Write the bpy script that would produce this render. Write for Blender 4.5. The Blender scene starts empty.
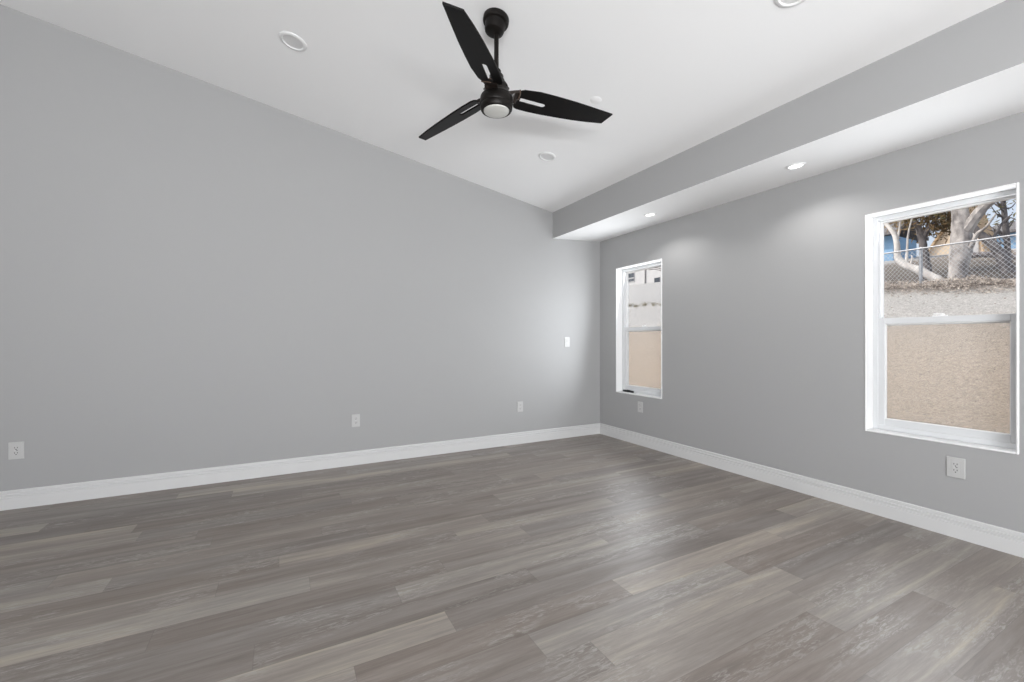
import bpy, bmesh, math, random
from mathutils import Vector, Matrix
random.seed(7)
S = bpy.context.scene
COL = S.collection
R = math.radians
PI = math.pi

# ------------------------------------------------------------------ camera
CAM = Vector((-3.609, -4.376, 1.195))
YAW = R(28.05)
FOC = 434.0                      # focal length in pixels of the 1024 px wide frame
cd = bpy.data.cameras.new('camera')
cd.sensor_width = 36.0
cd.lens = FOC / 1024 * 36.0
cd.shift_y = -1 / 1024
cd.clip_start = 0.05
cd.clip_end = 400
cam = bpy.data.objects.new('camera', cd)
cam.location = CAM
cam.rotation_euler = (R(90), 0, -YAW)
COL.objects.link(cam)
S.camera = cam

# ------------------------------------------------------------------ view, sky, sun, added fill lamps
S.view_settings.view_transform = 'Standard'
S.view_settings.look = 'None'
S.view_settings.gamma = 1
S.view_settings.use_curve_mapping = False
S.view_settings.exposure = 0.27
S.cycles.use_denoising = True
S.cycles.max_bounces = 14
S.cycles.diffuse_bounces = 8
S.cycles.glossy_bounces = 6
S.cycles.transparent_max_bounces = 24
S.cycles.caustics_reflective = False
S.cycles.caustics_refractive = False
S.cycles.sample_clamp_indirect = 6

SKY_STRENGTH = 0.22
SUN_STRENGTH = 2.4
REAR_POWER = 430.0
CEILING_FILL_POWER = 545.0
WINDOW_POWER = 12.6
SPOT_POWER = 8.5

world = bpy.data.worlds.new('sky')
S.world = world
world.use_nodes = True
wn = world.node_tree.nodes
wl = world.node_tree.links
bg = wn['Background']
sky = wn.new('ShaderNodeTexSky')
sky.sky_type = 'NISHITA'
sky.sun_disc = False
sky.sun_elevation = R(48)
sky.sun_rotation = R(-60)
sky.dust_density = 6.0
sky.air_density = 0.8
haze = wn.new('ShaderNodeMix')          # thin pale cloud over the blue
haze.data_type = 'RGBA'
haze.inputs['Factor'].default_value = 0.6
haze.inputs['B'].default_value = (3.4, 3.6, 3.9, 1)
wl.new(sky.outputs[0], haze.inputs['A'])
wl.new(haze.outputs['Result'], bg.inputs[0])
bg.inputs[1].default_value = SKY_STRENGTH

sd = bpy.data.lights.new('sun', 'SUN')
sd.energy = SUN_STRENGTH
sd.angle = R(1.0)
sd.color = (1.0, 0.96, 0.9)
sun = bpy.data.objects.new('sun', sd)
sun.rotation_euler = Vector((0.46, -0.54, -0.70)).to_track_quat('-Z', 'Y').to_euler()
sun.location = (-10, 6, 14)
COL.objects.link(sun)


def area(name, loc, direction, sx, sy, power, color=(1, 1, 1), spread=180):
    d = bpy.data.lights.new(name, 'AREA')
    d.shape = 'RECTANGLE'
    d.size, d.size_y = sx, sy
    d.energy = power
    d.color = color
    d.spread = R(spread)
    o = bpy.data.objects.new(name, d)
    o.location = loc
    o.rotation_euler = Vector(direction).to_track_quat('-Z', 'Y').to_euler()
    COL.objects.link(o)
    return o


# added fill lamp, shining in through the made-up opening behind the camera
rear_light = area('rear_fill', (-9.0, -14.0, 1.5), (0.62, 0.78, 0.0), 4.5, 2.6, REAR_POWER, (0.97, 0.985, 1.0))
# second added lamp, aimed up from outside that opening to brighten the ceiling
ceiling_fill = area('ceiling_fill_lamp', (-4.7, -8.25, 0.25), (0.0, 0.30, 1.0), 4.0, 0.5, CEILING_FILL_POWER, (0.97, 0.985, 1.0))
# lamps added just inside the two windows, standing in for daylight off the bank
for wy, wp_ in ((-3.216, 0.68), (-0.664, 1.08)):
    area('window_fill', (-0.012, wy, 1.315), (-1, 0, 0.18), 0.66, 1.42, WINDOW_POWER * wp_, (0.92, 0.965, 1.0), 154)

# ------------------------------------------------------------------ room numbers
XL, YR = -7.0, -8.0              # left wall and wall behind the camera
CS, CK = -0.1783, 2.598         # ceiling height = CS * x + CK
SX = -0.723                      # soffit face
SZ_IN, SZ_OUT = 2.416, 2.453
WALL_T = 0.17
WZ0, WZ1 = 0.565, 2.064          # window sill and head
WIN = {1: (-3.572, -2.860), 2: (-1.022, -0.305)}


def ceil_z(x):
    return CS * x + CK


# ------------------------------------------------------------------ materials
def mat(name, color=(0.8, 0.8, 0.8), rough=0.5, metal=0.0, spec=0.5, noise=None, bump=None, emit=None):
    m = bpy.data.materials.new(name)
    m.use_nodes = True
    nt = m.node_tree
    N, L = nt.nodes, nt.links
    b = N['Principled BSDF']
    b.inputs['Base Color'].default_value = (*color, 1)
    b.inputs['Roughness'].default_value = rough
    b.inputs['Metallic'].default_value = metal
    b.inputs['Specular IOR Level'].default_value = spec
    if emit:
        b.inputs['Emission Color'].default_value = (*emit[0], 1)
        b.inputs['Emission Strength'].default_value = emit[1]
    tc = None
    if noise or bump:
        tc = N.new('ShaderNodeTexCoord')
    if noise:                       # (scale, second colour, detail, stretch)
        sc, c2, det, st = noise
        mp = N.new('ShaderNodeMapping')
        mp.inputs['Scale'].default_value = st
        L.new(tc.outputs['Object'], mp.inputs[0])
        t = N.new('ShaderNodeTexNoise')
        t.inputs['Scale'].default_value = sc
        t.inputs['Detail'].default_value = det
        L.new(mp.outputs[0], t.inputs['Vector'])
        r = N.new('ShaderNodeValToRGB')
        r.color_ramp.elements[0].position = 0.35
        r.color_ramp.elements[1].position = 0.65
        r.color_ramp.elements[0].color = (*color, 1)
        r.color_ramp.elements[1].color = (*c2, 1)
        L.new(t.outputs['Fac'], r.inputs[0])
        L.new(r.outputs[0], b.inputs['Base Color'])
    if bump:                        # (scale, strength, distance)
        t = N.new('ShaderNodeTexNoise')
        t.inputs['Scale'].default_value = bump[0]
        t.inputs['Detail'].default_value = 3
        L.new(tc.outputs['Object'], t.inputs['Vector'])
        bp = N.new('ShaderNodeBump')
        bp.inputs['Strength'].default_value = bump[1]
        bp.inputs['Distance'].default_value = bump[2]
        L.new(t.outputs['Fac'], bp.inputs['Height'])
        L.new(bp.outputs[0], b.inputs['Normal'])
    return m


M = {}
M['wall'] = mat('grey wall paint', (0.385, 0.385, 0.387), 0.62, spec=0.3, bump=(140, 0.06, 0.002))
M['ceiling'] = mat('white ceiling paint', (0.88, 0.88, 0.88), 0.85, spec=0.1, bump=(120, 0.06, 0.002))
M['trim'] = mat('white semi gloss paint', (0.66, 0.66, 0.66), 0.4, bump=(60, 0.008, 0.001))
M['reveal'] = mat('white window return', (0.86, 0.86, 0.86), 0.5, bump=(90, 0.03, 0.001))
M['vinyl'] = mat('white vinyl', (0.67, 0.68, 0.69), 0.32, bump=(30, 0.01, 0.001))
M['plastic'] = mat('white plastic', (0.53, 0.53, 0.525), 0.3, bump=(40, 0.01, 0.001))
M['lamp_white'] = mat('white lamp trim', (0.76, 0.76, 0.76), 0.8, spec=0.15, bump=(40, 0.01, 0.001))
M['baffle'] = mat('pale grey lamp lens', (0.66, 0.66, 0.66), 0.8, spec=0.15, bump=(40, 0.01, 0.001))
M['slot'] = mat('dark socket slot', (0.03, 0.03, 0.03), 0.6, bump=(60, 0.02, 0.001))
M['bronze'] = mat('dark oil rubbed bronze', (0.0055, 0.0045, 0.004), 0.42, 0.08, spec=0.2, noise=(9, (0.009, 0.007, 0.006), 3, (1, 1, 1)))
M['bronze_edge'] = mat('bronze highlight', (0.16, 0.11, 0.085), 0.35, 0.7, noise=(14, (0.10, 0.07, 0.055), 3, (1, 1, 1)))
M['iron'] = mat('brown bronze bracket', (0.030, 0.021, 0.017), 0.4, 0.3, noise=(12, (0.018, 0.013, 0.011), 3, (1, 1, 1)))
M['blade'] = mat('black brown blade', (0.0032, 0.0028, 0.0028), 0.45, noise=(6, (0.005, 0.004, 0.0038), 4, (1, 12, 1)), spec=0.15)
M['lens'] = mat('frosted white lens', (0.62, 0.62, 0.59), 0.35, bump=(30, 0.02, 0.001))
M['black'] = mat('black plastic', (0.02, 0.02, 0.022), 0.4, bump=(60, 0.02, 0.001))
M['led'] = mat('lit lamp lens', (0.9, 0.9, 0.9), 0.4, emit=((1.0, 0.98, 0.95), 3.0), bump=(30, 0.01, 0.001))
M['galv'] = mat('galvanised steel', (0.55, 0.57, 0.6), 0.4, 0.6, noise=(20, (0.42, 0.44, 0.47), 3, (1, 1, 1)))
M['bark_pale'] = mat('pale eucalyptus bark', (0.56, 0.53, 0.51), 0.9, noise=(5.5, (0.22, 0.205, 0.20), 8, (1, 1, 0.35)), bump=(14, 0.5, 0.03))
M['bark_white'] = mat('white bark', (0.78, 0.76, 0.74), 0.9, noise=(4, (0.5, 0.47, 0.45), 5, (1, 1, 0.5)), bump=(18, 0.4, 0.02))
M['bark_dark'] = mat('dark bark', (0.12, 0.11, 0.115), 0.9, noise=(6, (0.23, 0.21, 0.21), 6, (1, 1, 0.3)), bump=(18, 0.6, 0.03))
M['leaf'] = mat('olive leaves', (0.12, 0.125, 0.055), 0.7, noise=(2.5, (0.20, 0.17, 0.085), 3, (1, 1, 1)))
M['leaf_brown'] = mat('dry brown leaves', (0.25, 0.15, 0.07), 0.8, noise=(3, (0.16, 0.135, 0.06), 3, (1, 1, 1)))
M['litter'] = mat('dry leaf litter', (0.15, 0.125, 0.108), 0.9, noise=(14, (0.60, 0.54, 0.48), 4, (1, 1, 1)))
M['weed'] = mat('dry weeds', (0.22, 0.2, 0.14), 0.9, noise=(9, (0.4, 0.37, 0.29), 3, (1, 1, 1)))
M['stone'] = mat('grey brown stones', (0.20, 0.165, 0.14), 0.9, noise=(20, (0.5, 0.44, 0.38), 3, (1, 1, 1)), bump=(40, 0.4, 0.01))
M['stucco_tan'] = mat('cream stucco', (0.70, 0.58, 0.44), 0.9, noise=(2, (0.64, 0.52, 0.39), 3, (1, 1, 1)), bump=(30, 0.3, 0.01))
M['stucco_blue'] = mat('blue painted siding', (0.20, 0.36, 0.56), 0.8, noise=(2, (0.24, 0.41, 0.6), 3, (1, 1, 6)), bump=(30, 0.2, 0.01))
M['stucco_white'] = mat('white stucco', (0.56, 0.56, 0.565), 0.9, noise=(2, (0.52, 0.52, 0.53), 3, (1, 1, 1)), bump=(30, 0.2, 0.01))
M['roof_tan'] = mat('tan roof boards', (0.55, 0.40, 0.25), 0.9, noise=(5, (0.42, 0.30, 0.19), 4, (1, 1, 1)), bump=(25, 0.3, 0.01))
M['roof_dark'] = mat('dark grey shingles', (0.13, 0.125, 0.13), 0.9, noise=(8, (0.2, 0.19, 0.19), 4, (1, 1, 1)), bump=(25, 0.3, 0.01))
M['dark_glass'] = mat('dark window glass', (0.03, 0.04, 0.055), 0.15, noise=(2, (0.05, 0.06, 0.08), 2, (1, 1, 1)))


def glass_mat():
    m = bpy.data.materials.new('clear window glass')
    m.use_nodes = True
    nt = m.node_tree
    nt.nodes.clear()
    out = nt.nodes.new('ShaderNodeOutputMaterial')
    mx = nt.nodes.new('ShaderNodeMixShader')
    tr = nt.nodes.new('ShaderNodeBsdfTransparent')
    gl = nt.nodes.new('ShaderNodeBsdfGlossy')
    lw = nt.nodes.new('ShaderNodeLayerWeight')
    lw.inputs['Blend'].default_value = 0.5
    pw = nt.nodes.new('ShaderNodeMath')
    pw.operation = 'POWER'
    pw.inputs[1].default_value = 5.0
    nt.links.new(lw.outputs['Facing'], pw.inputs[0])
    fr = nt.nodes.new('ShaderNodeMath')
    fr.operation = 'MULTIPLY_ADD'
    fr.inputs[1].default_value = 0.75
    fr.inputs[2].default_value = 0.015
    nt.links.new(pw.outputs[0], fr.inputs[0])
    tr.inputs[0].default_value = (0.985, 0.99, 0.99, 1)
    gl.inputs['Roughness'].default_value = 0.02
    nt.links.new(fr.outputs[0], mx.inputs[0])
    nt.links.new(tr.outputs[0], mx.inputs[1])
    nt.links.new(gl.outputs[0], mx.inputs[2])
    nt.links.new(mx.outputs[0], out.inputs[0])
    return m


def screen_mat():
    m = bpy.data.materials.new('insect screen mesh')
    m.use_nodes = True
    nt = m.node_tree
    nt.nodes.clear()
    out = nt.nodes.new('ShaderNodeOutputMaterial')
    mx = nt.nodes.new('ShaderNodeMixShader')
    mx.inputs[0].default_value = 0.22
    tr = nt.nodes.new('ShaderNodeBsdfTransparent')
    df = nt.nodes.new('ShaderNodeBsdfDiffuse')
    df.inputs[0].default_value = (0.55, 0.52, 0.49, 1)
    nt.links.new(tr.outputs[0], mx.inputs[1])
    nt.links.new(df.outputs[0], mx.inputs[2])
    nt.links.new(mx.outputs[0], out.inputs[0])
    return m


M['glass'] = glass_mat()
M['screen'] = screen_mat()


def floor_mat():
    PW, PL = 0.150, 1.22
    m = bpy.data.materials.new('grey oak vinyl planks')
    m.use_nodes = True
    nt = m.node_tree
    N, L = nt.nodes, nt.links
    b = N['Principled BSDF']
    tc = N.new('ShaderNodeTexCoord')
    sep = N.new('ShaderNodeSeparateXYZ')
    L.new(tc.outputs['Object'], sep.inputs[0])

    def mth(op, a, c=None):
        n = N.new('ShaderNodeMath')
        n.operation = op
        for i, v in enumerate((a, c)):
            if v is None:
                continue
            if isinstance(v, (int, float)):
                n.inputs[i].default_value = v
            else:
                L.new(v, n.inputs[i])
        return n.outputs[0]

    yv = mth('DIVIDE', sep.outputs[1], PW)
    row = mth('FLOOR', yv)
    fy = mth('SUBTRACT', yv, row)
    wr = N.new('ShaderNodeTexWhiteNoise')
    wr.noise_dimensions = '1D'
    L.new(row, wr.inputs['W'])
    xv = mth('ADD', mth('DIVIDE', sep.outputs[0], PL), mth('MULTIPLY', wr.outputs['Value'], 7.0))
    colm = mth('FLOOR', xv)
    fx = mth('SUBTRACT', xv, colm)
    cmb = N.new('ShaderNodeCombineXYZ')
    L.new(row, cmb.inputs[0])
    L.new(colm, cmb.inputs[1])
    wp = N.new('ShaderNodeTexWhiteNoise')
    wp.noise_dimensions = '3D'
    L.new(cmb.outputs[0], wp.inputs['Vector'])
    # plank-local coordinates, shifted per plank
    sc = N.new('ShaderNodeSeparateColor')
    L.new(wp.outputs['Color'], sc.inputs[0])
    px = mth('ADD', sep.outputs[0], mth('MULTIPLY', sc.outputs[0], 37.0))
    py = mth('ADD', sep.outputs[1], mth('MULTIPLY', sc.outputs[1], 23.0))
    loc = N.new('ShaderNodeCombineXYZ')
    L.new(px, loc.inputs[0])
    L.new(py, loc.inputs[1])

    def noise(scale, stretch, det, rough=0.55, dist=0.0):
        mp = N.new('ShaderNodeMapping')
        mp.inputs['Scale'].default_value = (*stretch, 1)
        L.new(loc.outputs[0], mp.inputs[0])
        t = N.new('ShaderNodeTexNoise')
        t.inputs['Scale'].default_value = scale
        t.inputs['Detail'].default_value = det
        t.inputs['Roughness'].default_value = rough
        t.inputs['Distortion'].default_value = dist
        L.new(mp.outputs[0], t.inputs['Vector'])
        return t.outputs['Fac']

    broad = noise(1.0, (0.8, 13.0), 5, 0.55, 0.8)
    grain = noise(1.0, (6.0, 90.0), 6, 0.7, 0.5)
    mott = noise(1.0, (13.0, 75.0), 8, 0.7, 1.2)
    zone = noise(1.0, (1.6, 6.0), 2, 0.5, 0.3)
    # tone = plank value + broad streaks + grain
    tone = mth('ADD', mth('MULTIPLY', mth('POWER', wp.outputs['Value'], 1.6), 0.24),
               mth('ADD', mth('MULTIPLY', broad, 0.80), mth('MULTIPLY', grain, 0.46)))
    rp = N.new('ShaderNodeValToRGB')
    e = rp.color_ramp.elements
    e[0].position, e[0].color = 0.42, (0.140, 0.119, 0.105, 1)
    e[1].position, e[1].color = 1.0, (0.40, 0.350, 0.288, 1)
    k = e.new(0.59); k.color = (0.192, 0.166, 0.149, 1)
    k = e.new(0.745); k.color = (0.240, 0.214, 0.195, 1)
    k = e.new(0.88); k.color = (0.305, 0.276, 0.245, 1)
    L.new(tone, rp.inputs[0])
    # some planks lean to brown, some to a cool grey
    hu = N.new('ShaderNodeMix')
    hu.data_type = 'RGBA'
    L.new(sc.outputs[2], hu.inputs['Factor'])
    hu.inputs['A'].default_value = (1.03, 0.995, 0.965, 1)
    hu.inputs['B'].default_value = (0.985, 0.995, 1.005, 1)
    hm = N.new('ShaderNodeMix')
    hm.data_type = 'RGBA'
    hm.blend_type = 'MULTIPLY'
    hm.inputs['Factor'].default_value = 1.0
    L.new(rp.outputs[0], hm.inputs['A'])
    L.new(hu.outputs['Result'], hm.inputs['B'])
    # pale limed pores
    pr = N.new('ShaderNodeValToRGB')
    pr.color_ramp.elements[0].position = 0.50
    pr.color_ramp.elements[1].position = 0.57
    L.new(mott, pr.inputs[0])
    zr = N.new('ShaderNodeValToRGB')
    zr.color_ramp.elements[0].position = 0.48
    zr.color_ramp.elements[1].position = 0.62
    L.new(zone, zr.inputs[0])
    mx = N.new('ShaderNodeMix')
    mx.data_type = 'RGBA'
    L.new(mth('MULTIPLY', pr.outputs[0], mth('MULTIPLY', mth('MULTIPLY', grain, 1.0), zr.outputs[0])), mx.inputs['Factor'])
    L.new(hm.outputs['Result'], mx.inputs['A'])
    mx.inputs['B'].default_value = (0.42, 0.40, 0.375, 1)
    # joints
    jy = mth('MINIMUM', fy, mth('SUBTRACT', 1.0, fy))
    jx = mth('MINIMUM', fx, mth('SUBTRACT', 1.0, fx))
    joint = mth('MAXIMUM', mth('LESS_THAN', jy, 0.008), mth('LESS_THAN', jx, 0.0012))
    mj = N.new('ShaderNodeMix')
    mj.data_type = 'RGBA'
    L.new(mth('MULTIPLY', joint, 0.22), mj.inputs['Factor'])
    L.new(mx.outputs['Result'], mj.inputs['A'])
    mj.inputs['B'].default_value = (0.05, 0.043, 0.038, 1)
    L.new(mj.outputs['Result'], b.inputs['Base Color'])
    rr = N.new('ShaderNodeMapRange')
    rr.inputs['To Min'].default_value = 0.36
    rr.inputs['To Max'].default_value = 0.50
    L.new(grain, rr.inputs[0])
    L.new(rr.outputs[0], b.inputs['Roughness'])
    b.inputs['Specular IOR Level'].default_value = 0.5
    bp = N.new('ShaderNodeBump')
    bp.inputs['Strength'].default_value = 0.10
    bp.inputs['Distance'].default_value = 0.002
    L.new(mth('SUBTRACT', grain, mth('MULTIPLY', joint, 1.0)), bp.inputs['Height'])
    L.new(bp.outputs[0], b.inputs['Normal'])
    return m


def ground_mat():
    m = bpy.data.materials.new('sandy graded soil')
    m.use_nodes = True
    nt = m.node_tree
    N, L = nt.nodes, nt.links
    b = N['Principled BSDF']
    b.inputs['Roughness'].default_value = 0.95
    b.inputs['Specular IOR Level'].default_value = 0.1
    tc = N.new('ShaderNodeTexCoord')

    def noise(s, det, rough=0.6):
        t = N.new('ShaderNodeTexNoise')
        t.inputs['Scale'].default_value = s
        t.inputs['Detail'].default_value = det
        t.inputs['Roughness'].default_value = rough
        L.new(tc.outputs['Object'], t.inputs['Vector'])
        return t.outputs['Fac']

    n1, n2, n3 = noise(1.1, 5), noise(14, 6, 0.7), noise(42, 3, 0.7)
    sep = N.new('ShaderNodeSeparateXYZ')
    L.new(tc.outputs['Object'], sep.inputs[0])
    add = N.new('ShaderNodeMath')
    add.operation = 'ADD'
    ml = N.new('ShaderNodeMath')
    ml.operation = 'MULTIPLY_ADD'
    L.new(n1, ml.inputs[0])
    ml.inputs[1].default_value = 1.2
    ml.inputs[2].default_value = -0.6
    L.new(sep.outputs[0], add.inputs[0])
    L.new(ml.outputs[0], add.inputs[1])
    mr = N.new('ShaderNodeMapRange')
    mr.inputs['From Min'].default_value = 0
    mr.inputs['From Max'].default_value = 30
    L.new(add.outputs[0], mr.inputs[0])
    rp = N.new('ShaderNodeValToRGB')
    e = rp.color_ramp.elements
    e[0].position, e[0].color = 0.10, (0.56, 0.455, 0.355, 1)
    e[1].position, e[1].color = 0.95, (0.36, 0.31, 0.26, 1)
    for p, c in ((0.20, (0.60, 0.505, 0.415)), (0.238, (0.60, 0.52, 0.44)), (0.262, (0.55, 0.535, 0.515)), (0.30, (0.55, 0.54, 0.52)),  # pale upper sand paints in overexposed light above the window's meeting rail
                 (0.312, (0.21, 0.18, 0.16)), (0.36, (0.22, 0.20, 0.185)), (0.45, (0.19, 0.17, 0.155)), (0.60, (0.23, 0.205, 0.18))):  # brown dirt behind the fence, darkened to paint in tree shade
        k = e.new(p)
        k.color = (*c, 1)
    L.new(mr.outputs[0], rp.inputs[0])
    # the far bank (towards +y) is bare to the top, overexposure painted in pale
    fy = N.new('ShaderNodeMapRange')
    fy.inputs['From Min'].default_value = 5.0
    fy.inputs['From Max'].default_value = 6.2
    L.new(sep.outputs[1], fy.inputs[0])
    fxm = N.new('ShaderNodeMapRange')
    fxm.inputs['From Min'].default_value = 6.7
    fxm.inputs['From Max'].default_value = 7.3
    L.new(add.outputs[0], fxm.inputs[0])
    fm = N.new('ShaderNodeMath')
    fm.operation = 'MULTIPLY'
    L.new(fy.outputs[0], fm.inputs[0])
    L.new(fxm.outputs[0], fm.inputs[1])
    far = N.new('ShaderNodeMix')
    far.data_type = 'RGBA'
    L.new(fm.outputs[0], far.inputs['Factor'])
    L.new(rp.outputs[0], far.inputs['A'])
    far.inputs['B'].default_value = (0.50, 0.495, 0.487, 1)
    # grains and clods
    r2 = N.new('ShaderNodeMapRange')
    r2.inputs['From Min'].default_value = 0.3
    r2.inputs['From Max'].default_value = 0.7
    r2.inputs['To Min'].default_value = 0.80
    r2.inputs['To Max'].default_value = 1.20
    L.new(n2, r2.inputs[0])
    mul = N.new('ShaderNodeMix')
    mul.data_type = 'RGBA'
    mul.blend_type = 'MULTIPLY'
    mul.inputs['Factor'].default_value = 1.0
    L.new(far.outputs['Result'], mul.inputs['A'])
    L.new(r2.outputs[0], mul.inputs['B'])
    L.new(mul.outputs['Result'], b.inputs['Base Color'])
    r3 = N.new('ShaderNodeMapRange')
    r3.inputs['From Min'].default_value = 0.32
    r3.inputs['From Max'].default_value = 0.62
    r3.inputs['To Min'].default_value = 0.62
    r3.inputs['To Max'].default_value = 1.10
    L.new(n3, r3.inputs[0])
    mul2 = N.new('ShaderNodeMix')
    mul2.data_type = 'RGBA'
    mul2.blend_type = 'MULTIPLY'
    mul2.inputs['Factor'].default_value = 1.0
    L.new(mul.outputs['Result'], mul2.inputs['A'])
    L.new(r3.outputs[0], mul2.inputs['B'])
    L.new(mul2.outputs['Result'], b.inputs['Base Color'])
    ad = N.new('ShaderNodeMath')
    ad.operation = 'ADD'
    L.new(n2, ad.inputs[0])
    L.new(n3, ad.inputs[1])
    bp = N.new('ShaderNodeBump')
    bp.inputs['Strength'].default_value = 0.9
    bp.inputs['Distance'].default_value = 0.05
    L.new(ad.outputs[0], bp.inputs['Height'])
    L.new(bp.outputs[0], b.inputs['Normal'])
    return m


# ------------------------------------------------------------------ mesh helpers
class MB:
    """collects vertices and faces for ONE mesh object"""

    def __init__(self):
        self.v, self.f, self.mi, self.sm = [], [], [], []

    def add(self, vs, fs, mi=0, smooth=False):
        o = len(self.v)
        self.v += [tuple(p) for p in vs]
        for f in fs:
            self.f.append([i + o for i in f])
            self.mi.append(mi)
            self.sm.append(smooth)
        return self

    def box(self, a, b, mi=0):
        x0, y0, z0 = (min(a[i], b[i]) for i in range(3))
        x1, y1, z1 = (max(a[i], b[i]) for i in range(3))
        vs = [(x0, y0, z0), (x1, y0, z0), (x1, y1, z0), (x0, y1, z0), (x0, y0, z1), (x1, y0, z1), (x1, y1, z1), (x0, y1, z1)]
        fs = [(0, 3, 2, 1), (4, 5, 6, 7), (0, 1, 5, 4), (1, 2, 6, 5), (2, 3, 7, 6), (3, 0, 4, 7)]
        return self.add(vs, fs, mi)

    def prism(self, poly, ext, mi=0, smooth=False):
        """closed polygon of 3-D points pushed along ext"""
        n = len(poly)
        e = Vector(ext)
        vs = [Vector(p) for p in poly] + [Vector(p) + e for p in poly]
        fs = [tuple(range(n))[::-1], tuple(range(n, 2 * n))]
        fs += [(i, (i + 1) % n, (i + 1) % n + n, i + n) for i in range(n)]
        return self.add(vs, fs, mi, smooth)

    def lathe(self, prof, seg=40, mat4=None, mi=0, smooth=True):
        """profile of (radius, z) turned round z, then moved by mat4"""
        mat4 = mat4 or Matrix()
        vs, fs = [], []
        rings = []
        for r_, z in prof:
            if r_ < 1e-6:
                rings.append([len(vs)])
                vs.append(mat4 @ Vector((0, 0, z)))
            else:
                rings.append(list(range(len(vs), len(vs) + seg)))
                vs += [mat4 @ Vector((r_ * math.cos(2 * PI * k / seg), r_ * math.sin(2 * PI * k / seg), z)) for k in range(seg)]
        for a, b in zip(rings, rings[1:]):
            for k in range(seg):
                k2 = (k + 1) % seg
                if len(a) == 1 and len(b) == 1:
                    continue
                if len(a) == 1:
                    fs.append((a[0], b[k], b[k2]))
                elif len(b) == 1:
                    fs.append((a[k], b[0], a[k2]))
                else:
                    fs.append((a[k], b[k], b[k2], a[k2]))
        return self.add(vs, fs, mi, smooth)

    def tube(self, pts, rads, seg=10, mi=0, smooth=True, wob=0.0, caps=True):
        pts = [Vector(p) for p in pts]
        if not hasattr(rads, '__len__'):
            rads = [rads] * len(pts)
        vs, fs = [], []
        up = None
        for i, p in enumerate(pts):
            d = (pts[min(i + 1, len(pts) - 1)] - pts[max(i - 1, 0)]).normalized()
            if up is None:
                up = d.orthogonal().normalized()
            up = (up - d * up.dot(d)).normalized()
            s = d.cross(up)
            for k in range(seg):
                a = 2 * PI * k / seg
                rr = rads[i] * (1 + (random.uniform(-wob, wob) if wob else 0))
                vs.append(p + (up * math.cos(a) + s * math.sin(a)) * rr)
        n = len(pts)
        for i in range(n - 1):
            for k in range(seg):
                k2 = (k + 1) % seg
                fs.append((i * seg + k, i * seg + k2, (i + 1) * seg + k2, (i + 1) * seg + k))
        if caps:
            fs.append(tuple(range(seg))[::-1])
            fs.append(tuple(range((n - 1) * seg, n * seg)))
        return self.add(vs, fs, mi, smooth)

    def build(self, name, mats, parent=None, bevel=0.0, loc=None, segs=2):
        me = bpy.data.meshes.new(name)
        me.from_pydata(self.v, [], self.f)
        if not isinstance(mats, (list, tuple)):
            mats = [mats]
        for m in mats:
            me.materials.append(m)
        me.polygons.foreach_set('material_index', self.mi)
        me.polygons.foreach_set('use_smooth', self.sm)
        bm = bmesh.new()
        bm.from_mesh(me)
        bmesh.ops.recalc_face_normals(bm, faces=bm.faces)
        for e in bm.edges:
            if len(e.link_faces) == 2 and e.calc_face_angle(0) > R(38):
                e.smooth = False
        bm.to_mesh(me)
        bm.free()
        o = bpy.data.objects.new(name, me)
        COL.objects.link(o)
        if parent:
            o.parent = parent
        if loc is not None:
            o.location = loc
        if bevel:
            b = o.modifiers.new('bevel', 'BEVEL')
            b.width = bevel
            b.segments = segs
            b.limit_method = 'ANGLE'
            b.angle_limit = R(40)
        return o


def tag(o, label=None, cat=None, group=None, kind=None):
    if label:
        o['label'] = label
    if cat:
        o['category'] = cat
    if group:
        o['group'] = group
    if kind:
        o['kind'] = kind
    return o


def struct(o, label=None, cat=None):
    return tag(o, label, cat, kind='structure')


def thing(name, label, cat, loc=(0, 0, 0), group=None, rz=0.0):
    o = bpy.data.objects.new(name, None)
    o.empty_display_size = 0.1
    o.location = loc
    o.rotation_euler = (0, 0, rz)
    COL.objects.link(o)
    return tag(o, label, cat, group)


def copy_tree(o, parent=None):
    c = o.copy()
    COL.objects.link(c)
    if parent:
        c.parent = parent
    for ch in list(o.children):
        copy_tree(ch, c)
    return c


def smooth_pts(pts, n=5):
    """Catmull-Rom through the points"""
    P = [Vector(p) for p in pts]
    P = [P[0] * 2 - P[1]] + P + [P[-1] * 2 - P[-2]]
    out = []
    for i in range(1, len(P) - 2):
        for k in range(n):
            t = k / n
            a, b, c, d = P[i - 1], P[i], P[i + 1], P[i + 2]
            out.append(0.5 * ((2 * b) + (c - a) * t + (2 * a - 5 * b + 4 * c - d) * t * t + (3 * b - a - 3 * c + d) * t ** 3))
    out.append(P[-2])
    return out


def at(px, py, x):
    """where the sight line through a photo pixel meets the plane at distance x from the window wall"""
    a, b = (px - 512) / FOC, (340 - py) / FOC
    d = Vector((math.sin(YAW) + math.cos(YAW) * a, math.cos(YAW) - math.sin(YAW) * a, b))
    return CAM + d * ((x - CAM.x) / d.x)


# ================================================================== SETTING
# floor
m = MB()
m.box((XL - 0.2, YR - 0.2, -0.12), (0.0, 0.0, 0.0))
struct(m.build('floor', floor_mat()), 'grey brown wood plank floor', 'floor')

# wall_back: the long wall under the sloping ceiling
m = MB()
m.prism([(XL - 0.2, 0, -0.12), (WALL_T, 0, -0.12), (WALL_T, 0, 2.95), (SX, 0, ceil_z(SX) + 0.12), (XL - 0.2, 0, ceil_z(XL - 0.2) + 0.12)], (0, 0.16, 0))
struct(m.build('wall_back', M['wall']), 'plain grey back wall under the sloping ceiling', 'wall')
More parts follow.
